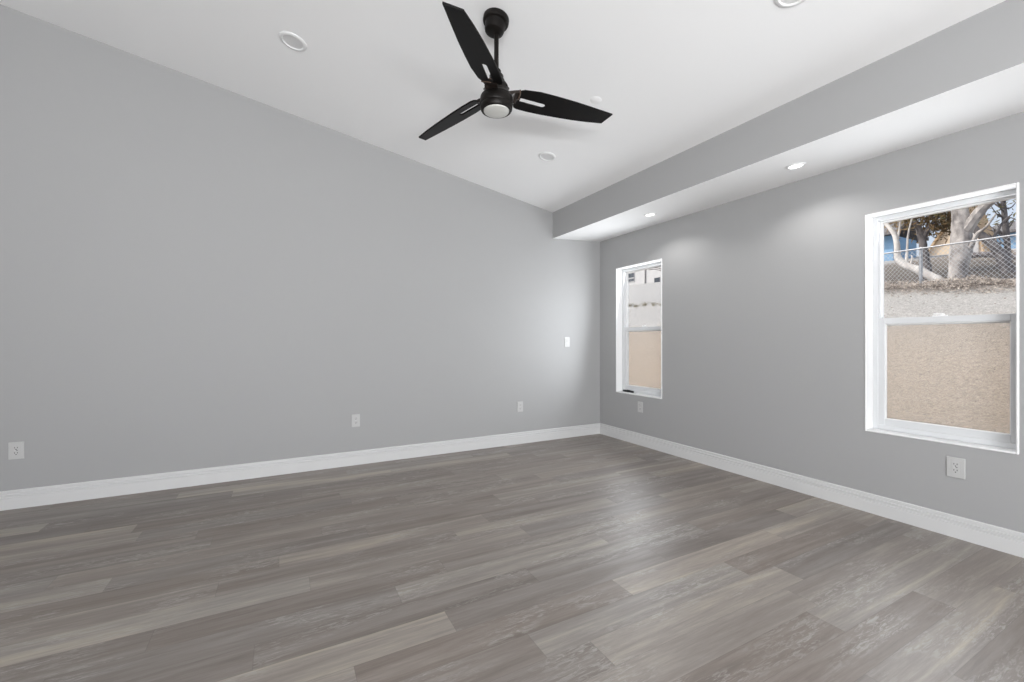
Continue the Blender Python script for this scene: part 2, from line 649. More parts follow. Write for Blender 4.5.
# wall_left and wall behind the camera (with a wide opening added for the fill)
m = MB()
m.box((XL - 0.2, YR, 0), (XL, 0, ceil_z(XL) + 0.1))
struct(m.build('wall_left', M['wall']), 'plain grey left wall', 'wall')
m = MB()
m.box((XL, YR - 0.16, 0), (-6.5, YR, 3.0))
m.box((-0.9, YR - 0.16, 0), (WALL_T, YR, 3.0))
m.box((-6.5, YR - 0.16, 2.5), (-0.9, YR, 3.0))
m.prism([(XL - 0.2, YR - 0.16, 3.0), (WALL_T, YR - 0.16, 3.0), (WALL_T, YR - 0.16, 3.02), (XL - 0.2, YR - 0.16, ceil_z(XL - 0.2) + 0.1)], (0, 0.16, 0))
struct(m.build('wall_front', M['wall']), 'grey wall behind the viewpoint with a wide opening', 'wall')

# wall_right with the two window openings: grid of boxes around the holes, as one clean shell
ys = [YR - 0.16, WIN[1][0], WIN[1][1], WIN[2][0], WIN[2][1], 0.0]
zs = [-0.4, WZ0, WZ1, 2.95]
m = MB()
for xx in (0.0, WALL_T):
    for i in range(5):
        for k in range(3):
            if k == 1 and i in (1, 3):
                continue
            m.add([(xx, ys[i], zs[k]), (xx, ys[i + 1], zs[k]), (xx, ys[i + 1], zs[k + 1]), (xx, ys[i], zs[k + 1])], [(0, 1, 2, 3)])
m.add([(0, ys[0], zs[0]), (WALL_T, ys[0], zs[0]), (WALL_T, ys[-1], zs[0]), (0, ys[-1], zs[0])], [(0, 1, 2, 3)])
m.add([(0, ys[0], zs[-1]), (WALL_T, ys[0], zs[-1]), (WALL_T, ys[-1], zs[-1]), (0, ys[-1], zs[-1])], [(0, 1, 2, 3)])
for yy in (ys[0], ys[-1]):
    m.add([(0, yy, zs[0]), (WALL_T, yy, zs[0]), (WALL_T, yy, zs[-1]), (0, yy, zs[-1])], [(0, 1, 2, 3)])
struct(m.build('wall_right', M['wall']), 'grey window wall on the right', 'wall')

# ceiling slab
m = MB()
xa, xb = SX, XL - 0.2
m.prism([(xa, YR - 0.16, ceil_z(xa)), (xb, YR - 0.16, ceil_z(xb)), (xb, YR - 0.16, ceil_z(xb) + 0.2), (xa, YR - 0.16, ceil_z(xa) + 0.2)], (0, -YR + 0.32, 0))
struct(m.build('ceiling', M['ceiling']), 'white sloping ceiling', 'ceiling')
# soffit: grey face, white underside
m = MB()
pa = [(SX, YR, SZ_IN), (0.0, YR, SZ_OUT), (0.0, YR, 2.93), (SX, YR, 2.93)]
ext = Vector((0, -YR, 0))
q = [Vector(p) for p in pa]
w = [p + ext for p in q]
m.add([q[0], q[1], w[1], w[0]], [(0, 1, 2, 3)], 1)
m.add([q[3], q[0], w[0], w[3]], [(0, 1, 2, 3)], 0)
m.add([q[2], q[3], w[3], w[2]], [(0, 1, 2, 3)], 0)
m.add([q[1], q[2], w[2], w[1]], [(0, 1, 2, 3)], 0)
m.add(q, [(0, 1, 2, 3)], 0)
m.add(w, [(0, 1, 2, 3)], 0)
struct(m.build('soffit', [M['wall'], M['ceiling']]), 'dropped soffit along the window wall, grey face and white underside', 'soffit')
# roof over the window wall, closes the shell
m = MB()
m.box((SX - 0.1, YR - 0.3, 2.95), (0.45, 0.3, 3.1))
struct(m.build('roof', M['roof_dark']), 'roof edge over the window wall', 'roof')

# baseboards: stepped profile (distance from wall, height)
PROF = [(0, 0), (0.016, 0), (0.016, 0.0840), (0.0065, 0.0865), (0.0065, 0.0940), (0.0140, 0.0965), (0.0140, 0.1055),
        (0.0045, 0.1075), (0.0045, 0.1150), (0.0105, 0.1170), (0.0100, 0.128), (0.007, 0.132), (0, 0.132)]
m = MB()
m.prism([(XL, -d, z) for d, z in PROF], (-XL, 0, 0))
struct(m.build('baseboard_back', M['trim']), 'white baseboard along the back wall', 'baseboard')
m = MB()
m.prism([(-d, YR, z) for d, z in PROF], (0, -YR - 0.004, 0))
struct(m.build('baseboard_right', M['trim']), 'white baseboard under the windows', 'baseboard')
m = MB()
m.prism([(XL + d, YR, z) for d, z in PROF], (0, -YR - 0.02, 0))
struct(m.build('baseboard_left', M['trim']), 'white baseboard along the left wall', 'baseboard')


# ------------------------------------------------------------------ windows
def ring(mb, x0, x1, y0, y1, z0, z1, wl_, wr_, wb, wt, mi=0):
    """rectangular frame in the wall plane; y0 < y1"""
    mb.box((x0, y0, z0), (x1, y0 + wl_, z1), mi)         # wl_: side nearer the viewpoint
    mb.box((x0, y1 - wr_, z0), (x1, y1, z1), mi)
    mb.box((x0, y0 + wl_, z0), (x1, y1 - wr_, z0 + wb), mi)
    mb.box((x0, y0 + wl_, z1 - wt), (x1, y1 - wr_, z1), mi)


def window(n, y0, y1, label):
    root = bpy.data.objects.new('window_%d' % n, None)
    root.location = (0, (y0 + y1) / 2, WZ0)
    COL.objects.link(root)
    struct(root, label, 'window')
    off = Vector((0, -(y0 + y1) / 2, -WZ0))

    def put(mb, name, mt, parent=root, bev=0.0):
        o = mb.build(name, mt, parent, bev)
        if parent is root:
            o.location = off
        return o

    # white rounded return around the opening: C-shaped lining with a thin bullnose lip on the wall
    rb = MB()
    lip, th = 0.006, 0.012
    D = 0.092
    ring(rb, -lip, D, y0 - 0.004, y1 + 0.004, WZ0 - 0.006, WZ1 + 0.006, th, th, th, th)
    put(rb, 'window_return', M['reveal'], bev=0.005)
    a, b, z0, z1 = y0 + 0.005, y1 - 0.008, WZ0 + 0.006, WZ1 - 0.006
    fb = MB()
    ring(fb, 0.085, 0.165, a, b, z0, z1, 0.016, 0.028, 0.034, 0.030)
    put(fb, 'window_frame', M['vinyl'], bev=0.003)
    zm = 1.327
    ia, ib, iz0, iz1 = a + 0.014, b - 0.026, z0 + 0.032, z1 - 0.028
    # lower sash, inner track
    sb = MB()
    ring(sb, 0.092, 0.122, ia, ib, iz0, zm + 0.020, 0.030, 0.040, 0.045, 0.040)
    low = put(sb, 'lower_sash', M['vinyl'], bev=0.003)
    bb = MB()
    ring(bb, 0.098, 0.112, ia + 0.029, ib - 0.039, iz0 + 0.044, zm - 0.019, 0.006, 0.006, 0.006, 0.006)
    bb.build('glazing_bead', M['reveal'], low, 0.001)
    gb = MB()
    gb.box((0.105, ia + 0.028, iz0 + 0.043), (0.109, ib - 0.038, zm - 0.018))
    gb.build('glass_pane', M['glass'], low)
    lb = MB()
    yc = (y0 + y1) / 2
    lb.box((0.094, yc - 0.034, zm + 0.0195), (0.118, yc + 0.034, zm + 0.026))
    lb.tube([(0.106, yc - 0.012, zm + 0.026), (0.106, yc - 0.012, zm + 0.036)], 0.010, 14)
    lb.box((0.096, yc - 0.016, zm + 0.030), (0.106, yc + 0.030, zm + 0.038))
    lb.build('sash_lock', M['reveal'], low, 0.002)
    # upper sash, outer track
    ub = MB()
    ring(ub, 0.126, 0.156, ia, ib, zm - 0.018, iz1, 0.012, 0.012, 0.038, 0.014)
    up = put(ub, 'upper_sash', M['reveal'], bev=0.003)
    gb = MB()
    gb.box((0.139, ia + 0.010, zm + 0.018), (0.143, ib - 0.010, iz1 - 0.012))
    gb.build('glass_pane', M['glass'], up)
    # insect screen outside the lower half
    cb = MB()
    ring(cb, 0.146, 0.154, ia, ib, iz0 - 0.006, zm - 0.019, 0.020, 0.020, 0.020, 0.012)
    sc = put(cb, 'screen_frame', M['reveal'], bev=0.002)
    nb = MB()
    nb.box((0.1495, ia + 0.018, iz0 + 0.012), (0.1500, ib - 0.018, zm - 0.029))
    nb.build('insect_screen', M['screen'], sc)
    return root


window(1, *WIN[1], 'white single hung window on the right with trees and a fence outside')
window(2, *WIN[2], 'small looking white single hung window next to the back corner')

# dark slim bar lying on the sill of the far window
m = MB()
m.prism([(0.050, -0.530, 0.571), (0.072, -0.530, 0.571), (0.074, -0.530, 0.586), (0.068, -0.530, 0.594), (0.056, -0.530, 0.594), (0.049, -0.530, 0.584)], (0, 0.165, 0))
m.box((0.052, -0.470, 0.593), (0.070, -0.425, 0.598))
o = m.build('sill_bar', M['black'], bevel=0.002)
tag(o, 'slim black bar lying on the sill of the window near the corner', 'bar')


# ------------------------------------------------------------------ ceiling fan
FX, FY = -2.514, -2.130
fan = thing('ceiling_fan', 'dark bronze three blade ceiling fan hanging from the sloping ceiling', 'ceiling fan', (FX, FY, ceil_z(FX)))
fo = Vector((-FX, -FY, -ceil_z(FX)))


def fpart(mb, name, mt, bev=0.0, parent=None):
    o = mb.build(name, mt, parent or fan, bev)
    if parent is None:
        o.location = fo
    return o


tilt = Matrix.Translation((FX, FY, ceil_z(FX))) @ Matrix.Rotation(math.atan(-CS), 4, 'Y')
m = MB()
m.lathe([(0, 0.002), (0.072, 0.002), (0.075, -0.004), (0.075, -0.024), (0.072, -0.032), (0.060, -0.036), (0.0575, -0.042), (0.0575, -0.070),
         (0.053, -0.084), (0.040, -0.092), (0.022, -0.094), (0.0, -0.094)], 48, tilt)
fpart(m, 'canopy', M['bronze'])
m = MB()
zt = ceil_z(FX) - 0.085
m.tube([(FX, FY, zt), (FX, FY, 2.70)], 0.0135, 20)
rod = fpart(m, 'downrod', M['bronze'])
T = Matrix.Translation((FX, FY, 0))
m = MB()
m.lathe([(0.014, 2.752), (0.022, 2.750), (0.027, 2.742), (0.027, 2.728), (0.034, 2.722), (0.041, 2.712), (0.041, 2.694), (0.034, 2.690)], 32, T)
fpart(m, 'rod_coupling', M['bronze'])
m = MB()
m.lathe([(0.0, 2.700), (0.036, 2.700), (0.044, 2.694), (0.048, 2.684), (0.050, 2.672), (0.060, 2.665), (0.067, 2.654), (0.070, 2.638),
         (0.073, 2.620), (0.079, 2.606), (0.088, 2.597), (0.092, 2.590), (0.092, 2.585), (0.0, 2.585)], 48, T)
for k in range(12):
    a = k * PI / 6
    mm = T @ Matrix.Rotation(a, 4, 'Z')
    m.add([mm @ Vector(p) for p in ((0.050, -0.004, 2.670), (0.050, 0.004, 2.670), (0.075, 0.004, 2.640), (0.075, -0.004, 2.640),
                                    (0.050, -0.004, 2.656), (0.050, 0.004, 2.656), (0.068, 0.004, 2.630), (0.068, -0.004, 2.630))],
          [(0, 1, 2, 3), (4, 7, 6, 5), (0, 4, 5, 1), (1, 5, 6, 2), (2, 6, 7, 3), (3, 7, 4, 0)])
fpart(m, 'motor_housing', M['bronze'])
m = MB()
m.lathe([(0.0, 2.584), (0.092, 2.584), (0.0945, 2.578), (0.0945, 2.548), (0.092, 2.542), (0.0935, 2.538), (0.0915, 2.522), (0.086, 2.513), (0.075, 2.511), (0.0735, 2.518), (0.0, 2.524)], 56, T)
light_ring = fpart(m, 'light_ring', M['bronze'])
m = MB()
m.lathe([(0.0, 2.520), (0.0732, 2.518), (0.0732, 2.511), (0.070, 2.5065), (0.056, 2.5025), (0.036, 2.5005), (0.0, 2.4995)], 56, T)
fpart(m, 'lamp_lens', M['lens'])

# blade outline in its own frame: r out from the hub, w across (counter-clockwise side positive)
TH0, PITCH, BZ = R(-21.186), R(-15.6), 2.615
cw = [(0.164, -0.034), (0.26, -0.026), (0.36, -0.004), (0.48, 0.026), (0.60, 0.061), (0.728, 0.099)]
ccw = [(0.679, 0.175), (0.58, 0.1715), (0.48, 0.163), (0.389, 0.1515), (0.28, 0.136), (0.19, 0.1195), (0.125, 0.1035)]
root_edge = [(0.108, 0.092), (0.104, 0.076), (0.108, 0.058), (0.130, 0.030), (0.132, -0.010), (0.142, -0.028)]
SLOT = None


def blade_world(th, r_, w_, h):
    """point of the pitched blade; h is the height above its mid plane"""
    ca, sa = math.cos(th), math.sin(th)
    cp, sp = math.cos(PITCH), math.sin(PITCH)
    wx, z = w_ * cp - h * sp, w_ * sp + h * cp
    return Vector((FX + r_ * ca - wx * sa, FY + r_ * sa + wx * ca, BZ + z))


slot_axis = ((0.141, 0.034), (0.282, 0.068))
sw_ = 0.0145
for k in range(3):
    th = TH0 + k * 2 * PI / 3
    # blade: outline with the long slot cut through it
    d = (Vector(slot_axis[1]) - Vector(slot_axis[0])).normalized()
    nrm = Vector((-d.y, d.x))
    s0, s1 = Vector(slot_axis[0]), Vector(slot_axis[1])
    slot = [s0 + nrm * sw_, s0 - nrm * sw_, s1 - nrm * sw_]
    for j in range(1, 6):
        a = -PI / 2 + j * PI / 6
        slot.append(s1 + d * (sw_ * math.cos(a)) + nrm * (sw_ * math.sin(a)))
    slot.append(s1 + nrm * sw_)
    outline = cw + ccw + root_edge
    # bmesh: planar fill with the hole, then give it thickness
    bm = bmesh.new()
    def loop_edges(pts):
        vv = [bm.verts.new((p[0], p[1], 0)) for p in pts]
        return [bm.edges.new((vv[i], vv[(i + 1) % len(vv)])) for i in range(len(vv))]
    ed = loop_edges(outline) + loop_edges([tuple(p) for p in slot])
    bmesh.ops.triangle_fill(bm, edges=ed, use_beauty=True)
    sx_ = [tuple(p) for p in slot]
    c_ = s0.lerp(s1, 0.5)
    kill = []
    for f in bm.faces:
        cc = f.calc_center_median()
        v2 = Vector((cc.x, cc.y)) - s0
        u, w2 = v2.dot(d), v2.dot(nrm)
        if -0.0001 < u < (s1 - s0).length + sw_ and abs(w2) < sw_ * 0.98:
            kill.append(f)
    bmesh.ops.delete(bm, geom=kill, context='FACES_ONLY')
    ret = bmesh.ops.extrude_face_region(bm, geom=list(bm.faces))
    top = [g for g in ret['geom'] if isinstance(g, bmesh.types.BMVert)]
    for v in top:
        v.co.z = 0.010
    for v in bm.verts:
        v.co = blade_world(th, v.co.x, v.co.y, v.co.z - 0.005)
    bmesh.ops.recalc_face_normals(bm, faces=bm.faces)
    me = bpy.data.meshes.new('blade')
    bm.to_mesh(me)
    bm.free()
    me.materials.append(M['blade'])
    bo = bpy.data.objects.new('blade', me)
    bo.parent = fan
    bo.location = fo
    COL.objects.link(bo)
    bv = bo.modifiers.new('bevel', 'BEVEL')
    bv.width = 0.002
    bv.segments = 2
    bv.limit_method = 'ANGLE'
    # blade iron: curved bracket from the motor to the blade root, with a light rim painting in its lit edge
    m = MB()
    hubp = lambda w_, z: Vector((FX + 0.068 * math.cos(th) - w_ * math.sin(th), FY + 0.068 * math.sin(th) + w_ * math.cos(th), z))
    A1 = [hubp(-0.036, 2.614), hubp(0.040, 2.608), hubp(0.040, 2.586), hubp(-0.036, 2.588)]
    B1 = [blade_world(th, 0.108, -0.022, 0.010), blade_world(th, 0.098, 0.058, 0.010), blade_world(th, 0.098, 0.058, -0.008), blade_world(th, 0.108, -0.022, -0.008)]
    C1 = [blade_world(th, 0.137, -0.026, 0.010), blade_world(th, 0.118, 0.062, 0.010), blade_world(th, 0.118, 0.062, -0.007), blade_world(th, 0.137, -0.026, -0.007)]
    vs = A1 + B1 + C1
    fs = [(0, 1, 2, 3), (8, 11, 10, 9)]
    for a in (0, 4):
        fs += [(a + i, a + (i + 1) % 4, a + 4 + (i + 1) % 4, a + 4 + i) for i in range(4)]
    m.add(vs, fs, 0, False)
    iron = fpart(m, 'blade_iron', M['iron'], 0.003)
    m = MB()
    m.prism([blade_world(th, 0.131, -0.026, -0.0105), blade_world(th, 0.141, -0.026, -0.0105), blade_world(th, 0.141, -0.026, 0.012), blade_world(th, 0.131, -0.026, 0.012)],
            blade_world(th, 0.131, 0.030, 0) - blade_world(th, 0.138, -0.026, 0))
    rim = m.build('iron_rim', M['bronze_edge'], iron, 0.002)
    rim['label'] = 'copper coloured rim of the blade iron, its highlight painted in'


# ------------------------------------------------------------------ recessed lamps and plates
def frame_on(p, normal_down):
    """matrix whose -z axis looks into the room"""
    z = -Vector(normal_down).normalized()
    return Matrix.Translation(p) @ z.to_track_quat('Z', 'Y').to_matrix().to_4x4()


down_c = Vector((CS, 0, -1)).normalized()          # into the room from the sloping ceiling: (-n)
down_c = Vector((-(-CS), 0, -1)).normalized()
soff_n = Vector((-(SZ_OUT - SZ_IN) / -SX * -1, 0, -1)).normalized()


def lamp(px_name, p, nrm, r_, lit, label, group):
    root = thing('recessed_light', label, 'light', p, group)
    q_ = -Vector(nrm).normalized()
    Q = q_.to_track_quat('Z', 'Y').to_matrix().to_4x4()
    m_ = MB()
    ri = r_ * 0.70
    m_.lathe([(ri, 0.001), (ri + 0.001, -0.004), (ri + 0.006, -0.010), (r_ - 0.010, -0.009), (r_ - 0.002, -0.005), (r_, 0.0005)], 48, Q)
    m_.build('trim_ring', M['lamp_white'], root)
    m_ = MB()
    if lit:
        m_.lathe([(0, -0.003), (ri + 0.0008, -0.003)], 48, Q)
        m_.build('lamp_lens', M['led'], root)
        d_ = bpy.data.lights.new('lamp_glow', 'SPOT')
        d_.energy = SPOT_POWER
        d_.spot_size = R(146)
        d_.spot_blend = 0.55
        d_.shadow_soft_size = 0.04
        d_.color = (1.0, 0.985, 0.965)
        lo = bpy.data.objects.new('lamp_glow', d_)
        lo.location = (0, 0, -0.025)
        lo.parent = root
        COL.objects.link(lo)
    else:
        m_.lathe([(0, -0.0015), (ri * 0.55, -0.002), (ri * 0.80, -0.0035), (ri + 0.0008, -0.0035)], 48, Q)
        m_.build('lamp_lens', M['baffle'], root)
    return root


def ceil_p(x, y):
    return Vector((x, y, ceil_z(x)))


def soff_p(x, y):
    return Vector((x, y, SZ_OUT + (SZ_OUT - SZ_IN) / -SX * x))


lamp('', ceil_p(-3.535, -1.068), down_c, 0.088, False, 'unlit white recessed light in the sloping ceiling left of the fan', 'unlit ceiling lights')
lamp('', ceil_p(-1.477, -1.051), down_c, 0.078, False, 'unlit white recessed light in the sloping ceiling near the soffit corner', 'unlit ceiling lights')
lamp('', ceil_p(-1.446, -3.178), down_c, 0.082, False, 'unlit recessed light cut off by the top edge of the picture', 'unlit ceiling lights')
lamp('', soff_p(-0.400, -1.245), soff_n, 0.060, True, 'lit recessed light in the soffit nearer the back corner', 'lit soffit lights')
lamp('', soff_p(-0.385, -2.606), soff_n, 0.060, True, 'lit recessed light in the soffit between the two windows, nearer the viewer', 'lit soffit lights')

# small flat round cover plate on the ceiling, right of the fan
cp = ceil_p(-1.643, -1.948)
m = MB()
Q = (-down_c).to_track_quat('Z', 'Y').to_matrix().to_4x4()
m.lathe([(0, 0.001), (0.040, 0.001), (0.0405, -0.0008), (0.037, -0.0028), (0.0, -0.0028)], 40, Q)
o = m.build('ceiling_cover_plate', M['ceiling'], loc=cp)
tag(o, 'small plain white round cover plate on the ceiling right of the fan', 'cover plate')


# ------------------------------------------------------------------ outlets and switch
def wallplate(name, pos, wall, label, cat, group, kind='outlet', w=0.080, h=0.122):
    """plate in local x (across), z (up), +y towards the wall"""
    root = thing(name, label, cat, pos, group, 0 if wall == 'back' else -PI / 2)
    m_ = MB()
    m_.box((-w / 2, -0.0065, -h / 2), (w / 2, -0.0005, h / 2))
    m_.build('cover_plate', M['plastic'], root, 0.003)
    if kind == 'outlet':
        for s in (1, -1):
            m_ = MB()
            cz = s * 0.0195
            pts = []
            for k in range(20):
                a = 2 * PI * k / 20
                pts.append((0.0172 * math.cos(a), -0.0064, cz + max(-0.0132, min(0.0132, 0.0172 * math.sin(a)))))
            m_.prism(pts, (0, -0.0020, 0))
            m_.box((-0.0075, -0.0087, cz + 0.0005), (-0.0050, -0.0083, cz + 0.0095), 1)
            m_.box((0.0050, -0.0087, cz + 0.0005), (0.0078, -0.0083, cz + 0.0090), 1)
            m_.tube([(0, -0.0083, cz - 0.0070), (0, -0.0087, cz - 0.0070)], 0.0030, 12, 1)
            m_.build('receptacle', [M['plastic'], M['slot']], root)
        m_ = MB()
        m_.tube([(0, -0.0064, 0), (0, -0.0078, 0)], 0.0032, 14)
        m_.build('screw', M['lamp_white'], root)
    elif kind == 'decora':
        m_ = MB()
        m_.box((-0.0168, -0.0085, -0.0335), (0.0168, -0.0062, 0.0335))
        for s in (1, -1):
            cz = s * 0.0185
            m_.box((-0.0085, -0.0089, cz - 0.001), (-0.0055, -0.0084, cz + 0.008), 1)
            m_.box((0.0055, -0.0089, cz - 0.001), (0.0088, -0.0084, cz + 0.008), 1)
            m_.tube([(0, -0.0084, cz - 0.0085), (0, -0.0089, cz - 0.0085)], 0.0032, 12, 1)
        m_.build('receptacle', [M['plastic'], M['slot']], root)
        m_ = MB()
        m_.box((-0.009, -0.0095, 0.0005), (-0.001, -0.0083, 0.0040))
        m_.box((0.001, -0.0095, 0.0005), (0.009, -0.0083, 0.0040), 1)
        m_.build('test_button', [M['baffle'], M['slot']], root)
    elif kind == 'switch':
        m_ = MB()
        m_.prism([(-0.0165, -0.0063, -0.033), (-0.0165, -0.0085, -0.033), (-0.0165, -0.0075, 0.0), (-0.0165, -0.0105, 0.033), (-0.0165, -0.0063, 0.033)], (0.033, 0, 0))
        m_.build('rocker', M['plastic'], root, 0.0008)
    return root


wallplate('electrical_outlet', (-5.265, 0, 0.410), 'back', 'white outlet plate low on the back wall, farthest left above the baseboard', 'outlet', 'wall outlets', 'decora')
wallplate('electrical_outlet', (-2.974, 0, 0.423), 'back', 'white outlet plate low in the middle of the back wall', 'outlet', 'wall outlets', 'outlet', 0.074, 0.120)
wallplate('electrical_outlet', (-1.173, 0, 0.425), 'back', 'white outlet plate low on the back wall, below and left of the switch', 'outlet', 'wall outlets', 'outlet', 0.074, 0.120)
wallplate('electrical_outlet', (0, -0.709, 0.433), 'right', 'white outlet plate under the window next to the corner', 'outlet', 'wall outlets', 'outlet', 0.076, 0.120)
wallplate('electrical_outlet', (0, -3.321, 0.423), 'right', 'white outlet plate with dark slots and button under the window with trees', 'outlet', 'wall outlets', 'decora', 0.084, 0.122)
wallplate('light_switch', (-0.514, 0, 1.170), 'back', 'white rocker switch plate on the back wall near the corner', 'switch', None, 'switch', 0.074, 0.120)

# ================================================================== OUTSIDE
PROFX = [(-12, -0.3), (0.5, -0.3), (2.5, -0.12), (4, 0.2), (6.5, 1.20), (9, 2.20), (9.35, 2.40), (9.8, 2.48), (13, 2.75), (20, 4.2), (32, 6.0), (70, 9.0)]


def terr(x, y):
    for (xa_, za), (xb_, zb) in zip(PROFX, PROFX[1:]):
        if x <= xb_:
            t = (x - xa_) / (xb_ - xa_)
            z = za + (zb - za) * t
            break
    else:
        z = PROFX[-1][1]
    k = max(0.0, min(1.0, (x - 2) / 8))
    z += 0.04 * max(-4, min(y, 10)) * k
    k2 = max(0.0, min(1.0, (x - 9) / 8))
    z += 0.04 * max(0.0, min(y - 3, 40)) * k2
    if x > 0.6:
        z += 0.025 * math.sin(x * 2.3 + y * 1.1) * math.sin(y * 1.7 - x * 0.6) + 0.012 * math.sin(x * 7.1 + y * 3.3) * math.cos(y * 5.7)
    return z


xs, v = [-14.0, -10.0, -6.0, -3.0, -1.0], WALL_T
while v < 62:
    xs.append(v)
    v += 0.12 if v < 11 else (0.4 if v < 22 else 2.0)
ysg, v = [], -14.0
while v < 52:
    ysg.append(v)
    v += 0.15 if -4 < v < 12 else 0.6
m = MB()
m.add([(x, y, terr(x, y)) for x in xs for y in ysg],
      [(i * len(ysg) + j, (i + 1) * len(ysg) + j, (i + 1) * len(ysg) + j + 1, i * len(ysg) + j + 1) for i in range(len(xs) - 1) for j in range(len(ysg) - 1)], 0, True)
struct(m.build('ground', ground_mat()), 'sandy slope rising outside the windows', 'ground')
# ground behind the viewpoint, outside the wide opening
m = MB()
m.box((-30, -40, -0.5), (WALL_T, YR - 0.2, -0.15))
struct(m.build('patio', M['stucco_white']), 'pale paving outside the wide opening', 'ground')

# loose stones on the slope
m = MB()
for k in range(1100):
    x, y = random.uniform(3.0, 9.0), random.uniform(-3.5, 10)
    s = random.uniform(0.006, 0.022)
    c_ = Vector((x, y, terr(x, y) + s * 0.2))
    vs = [c_ + Vector((s * random.uniform(.7, 1.2) * dx, s * random.uniform(.7, 1.2) * dy, s * random.uniform(.4, .8) * dz)) for dx, dy, dz in
          ((1, 0, 0), (-1, 0, 0), (0, 1, 0), (0, -1, 0), (0, 0, 1), (0, 0, -1))]
    m.add(vs, [(0, 2, 4), (2, 1, 4), (1, 3, 4), (3, 0, 4), (2, 0, 5), (1, 2, 5), (3, 1, 5), (0, 3, 5)])
tag(m.build('loose_stones', M['stone']), 'small stones scattered over the sandy slope', 'stones', kind='stuff')


def leafbits(mb, c_, n, spread, size, flat=0.0, mi=0):
    for _ in range(n):
        p = Vector(c_) + Vector((random.gauss(0, spread[0]), random.gauss(0, spread[1]), random.gauss(0, spread[2])))
        u = Vector((random.gauss(0, 1), random.gauss(0, 1), random.gauss(0, 1 - flat))).normalized()
        w_ = u.orthogonal().normalized()
        s = size * random.uniform(0.6, 1.4)
        b_ = u.cross(w_) * s * 0.08
        mb.add([p - u * s, p + w_ * s * 0.34 + b_, p + u * s, p - w_ * s * 0.34 + b_], [(0, 1, 2), (0, 2, 3)], mi)


# leaf litter along the top of the bank
m = MB()
for k in range(15000):
    x = random.triangular(8.85, 11.4, 9.35)
    y = random.uniform(-3.5, 4.5)
    h = 0.20 * math.exp(-((x - 9.5) / 0.35) ** 2) * (0.7 + 0.5 * math.sin(y * 3.1) * math.sin(y * 1.3))
    leafbits(m, (x, y, terr(x, y) + random.uniform(0.0, 1.0) * h + 0.01), 1, (0.02, 0.02, 0.006), 0.030, 0.2)
tag(m.build('leaf_litter', M['litter']), 'strip of dry leaf litter along the foot of the wire fence', 'leaf litter', kind='stuff')

# chain-link fence
fxp = 9.85
zt0 = 3.37
fence = thing('chain_link_fence', 'grey chain link fence with a round post along the top of the sandy bank', 'fence', (fxp, 0.17, terr(fxp, 0.17)))
foff = -Vector(fence.location)
FY0, FY1 = -2.83, 3.17
for py_ in (-2.83, 0.17, 3.17):
    m = MB()
    zb_ = terr(fxp, py_) - 0.25
    m.tube([(fxp, py_, zb_), (fxp, py_, zt0 - 0.02)], 0.034, 14)
    m.lathe([(0.037, zt0 - 0.03), (0.038, zt0 - 0.01), (0.026, zt0 + 0.03), (0, zt0 + 0.045)], 14, Matrix.Translation((fxp, py_, 0)))
    m.build('post', M['galv'], fence, loc=foff)
m = MB()
m.tube([(fxp - 0.045, FY0 - 0.1, zt0), (fxp - 0.045, FY1 + 0.1, zt0)], 0.018, 12)
m.build('top_rail', M['galv'], fence, loc=foff)
m = MB()
DW = 0.085
zlo = 2.36


def wire(sgn, y_start):
    x_ = fxp - 0.04 + sgn * 0.003
    H_ = zt0 - zlo
    ya, yb = y_start, y_start + sgn * H_ * 0.82
    za_, zb_ = zlo, zt0
    if ya < FY0:
        t = (FY0 - ya) / (yb - ya)
        ya, za_ = FY0, zlo + t * H_
    if ya > FY1:
        t = (FY1 - ya) / (yb - ya)
        ya, za_ = FY1, zlo + t * H_
    if yb < FY0 or yb > FY1:
        lim = FY0 if yb < FY0 else FY1
        t = (lim - ya) / (yb - ya)
        zb_ = za_ + t * (zt0 - za_)
        yb = lim
    if abs(yb - ya) < 0.01:
        return
    m.tube([(x_, ya, za_), (x_, yb, zb_)], 0.0042, 4, caps=False)


k = -12
while FY0 + k * DW < FY1 + 1.0:
    y_ = FY0 + k * DW
    if y_ < FY1 and y_ + 0.82 * (zt0 - zlo) > FY0:
        wire(1, y_)
    if y_ > FY0 and y_ - 0.82 * (zt0 - zlo) < FY1:
        wire(-1, y_)
    k += 1
m.build('wire_mesh', M['galv'], fence, loc=foff)


# trees
def limb(mb, pix, x, rads, seg=12, wob=0.05, dx=0.0, n=5):
    pts = [at(a, b, x + dx * i) for i, (a, b) in enumerate(pix)]
    sp = smooth_pts(pts, n)
    rr = []
    for i in range(len(sp)):
        t = i / (len(sp) - 1) * (len(rads) - 1)
        k_ = min(int(t), len(rads) - 2)
        rr.append(rads[k_] + (rads[k_ + 1] - rads[k_]) * (t - k_))
    mb.tube(sp, rr, seg, wob=wob)
    return sp


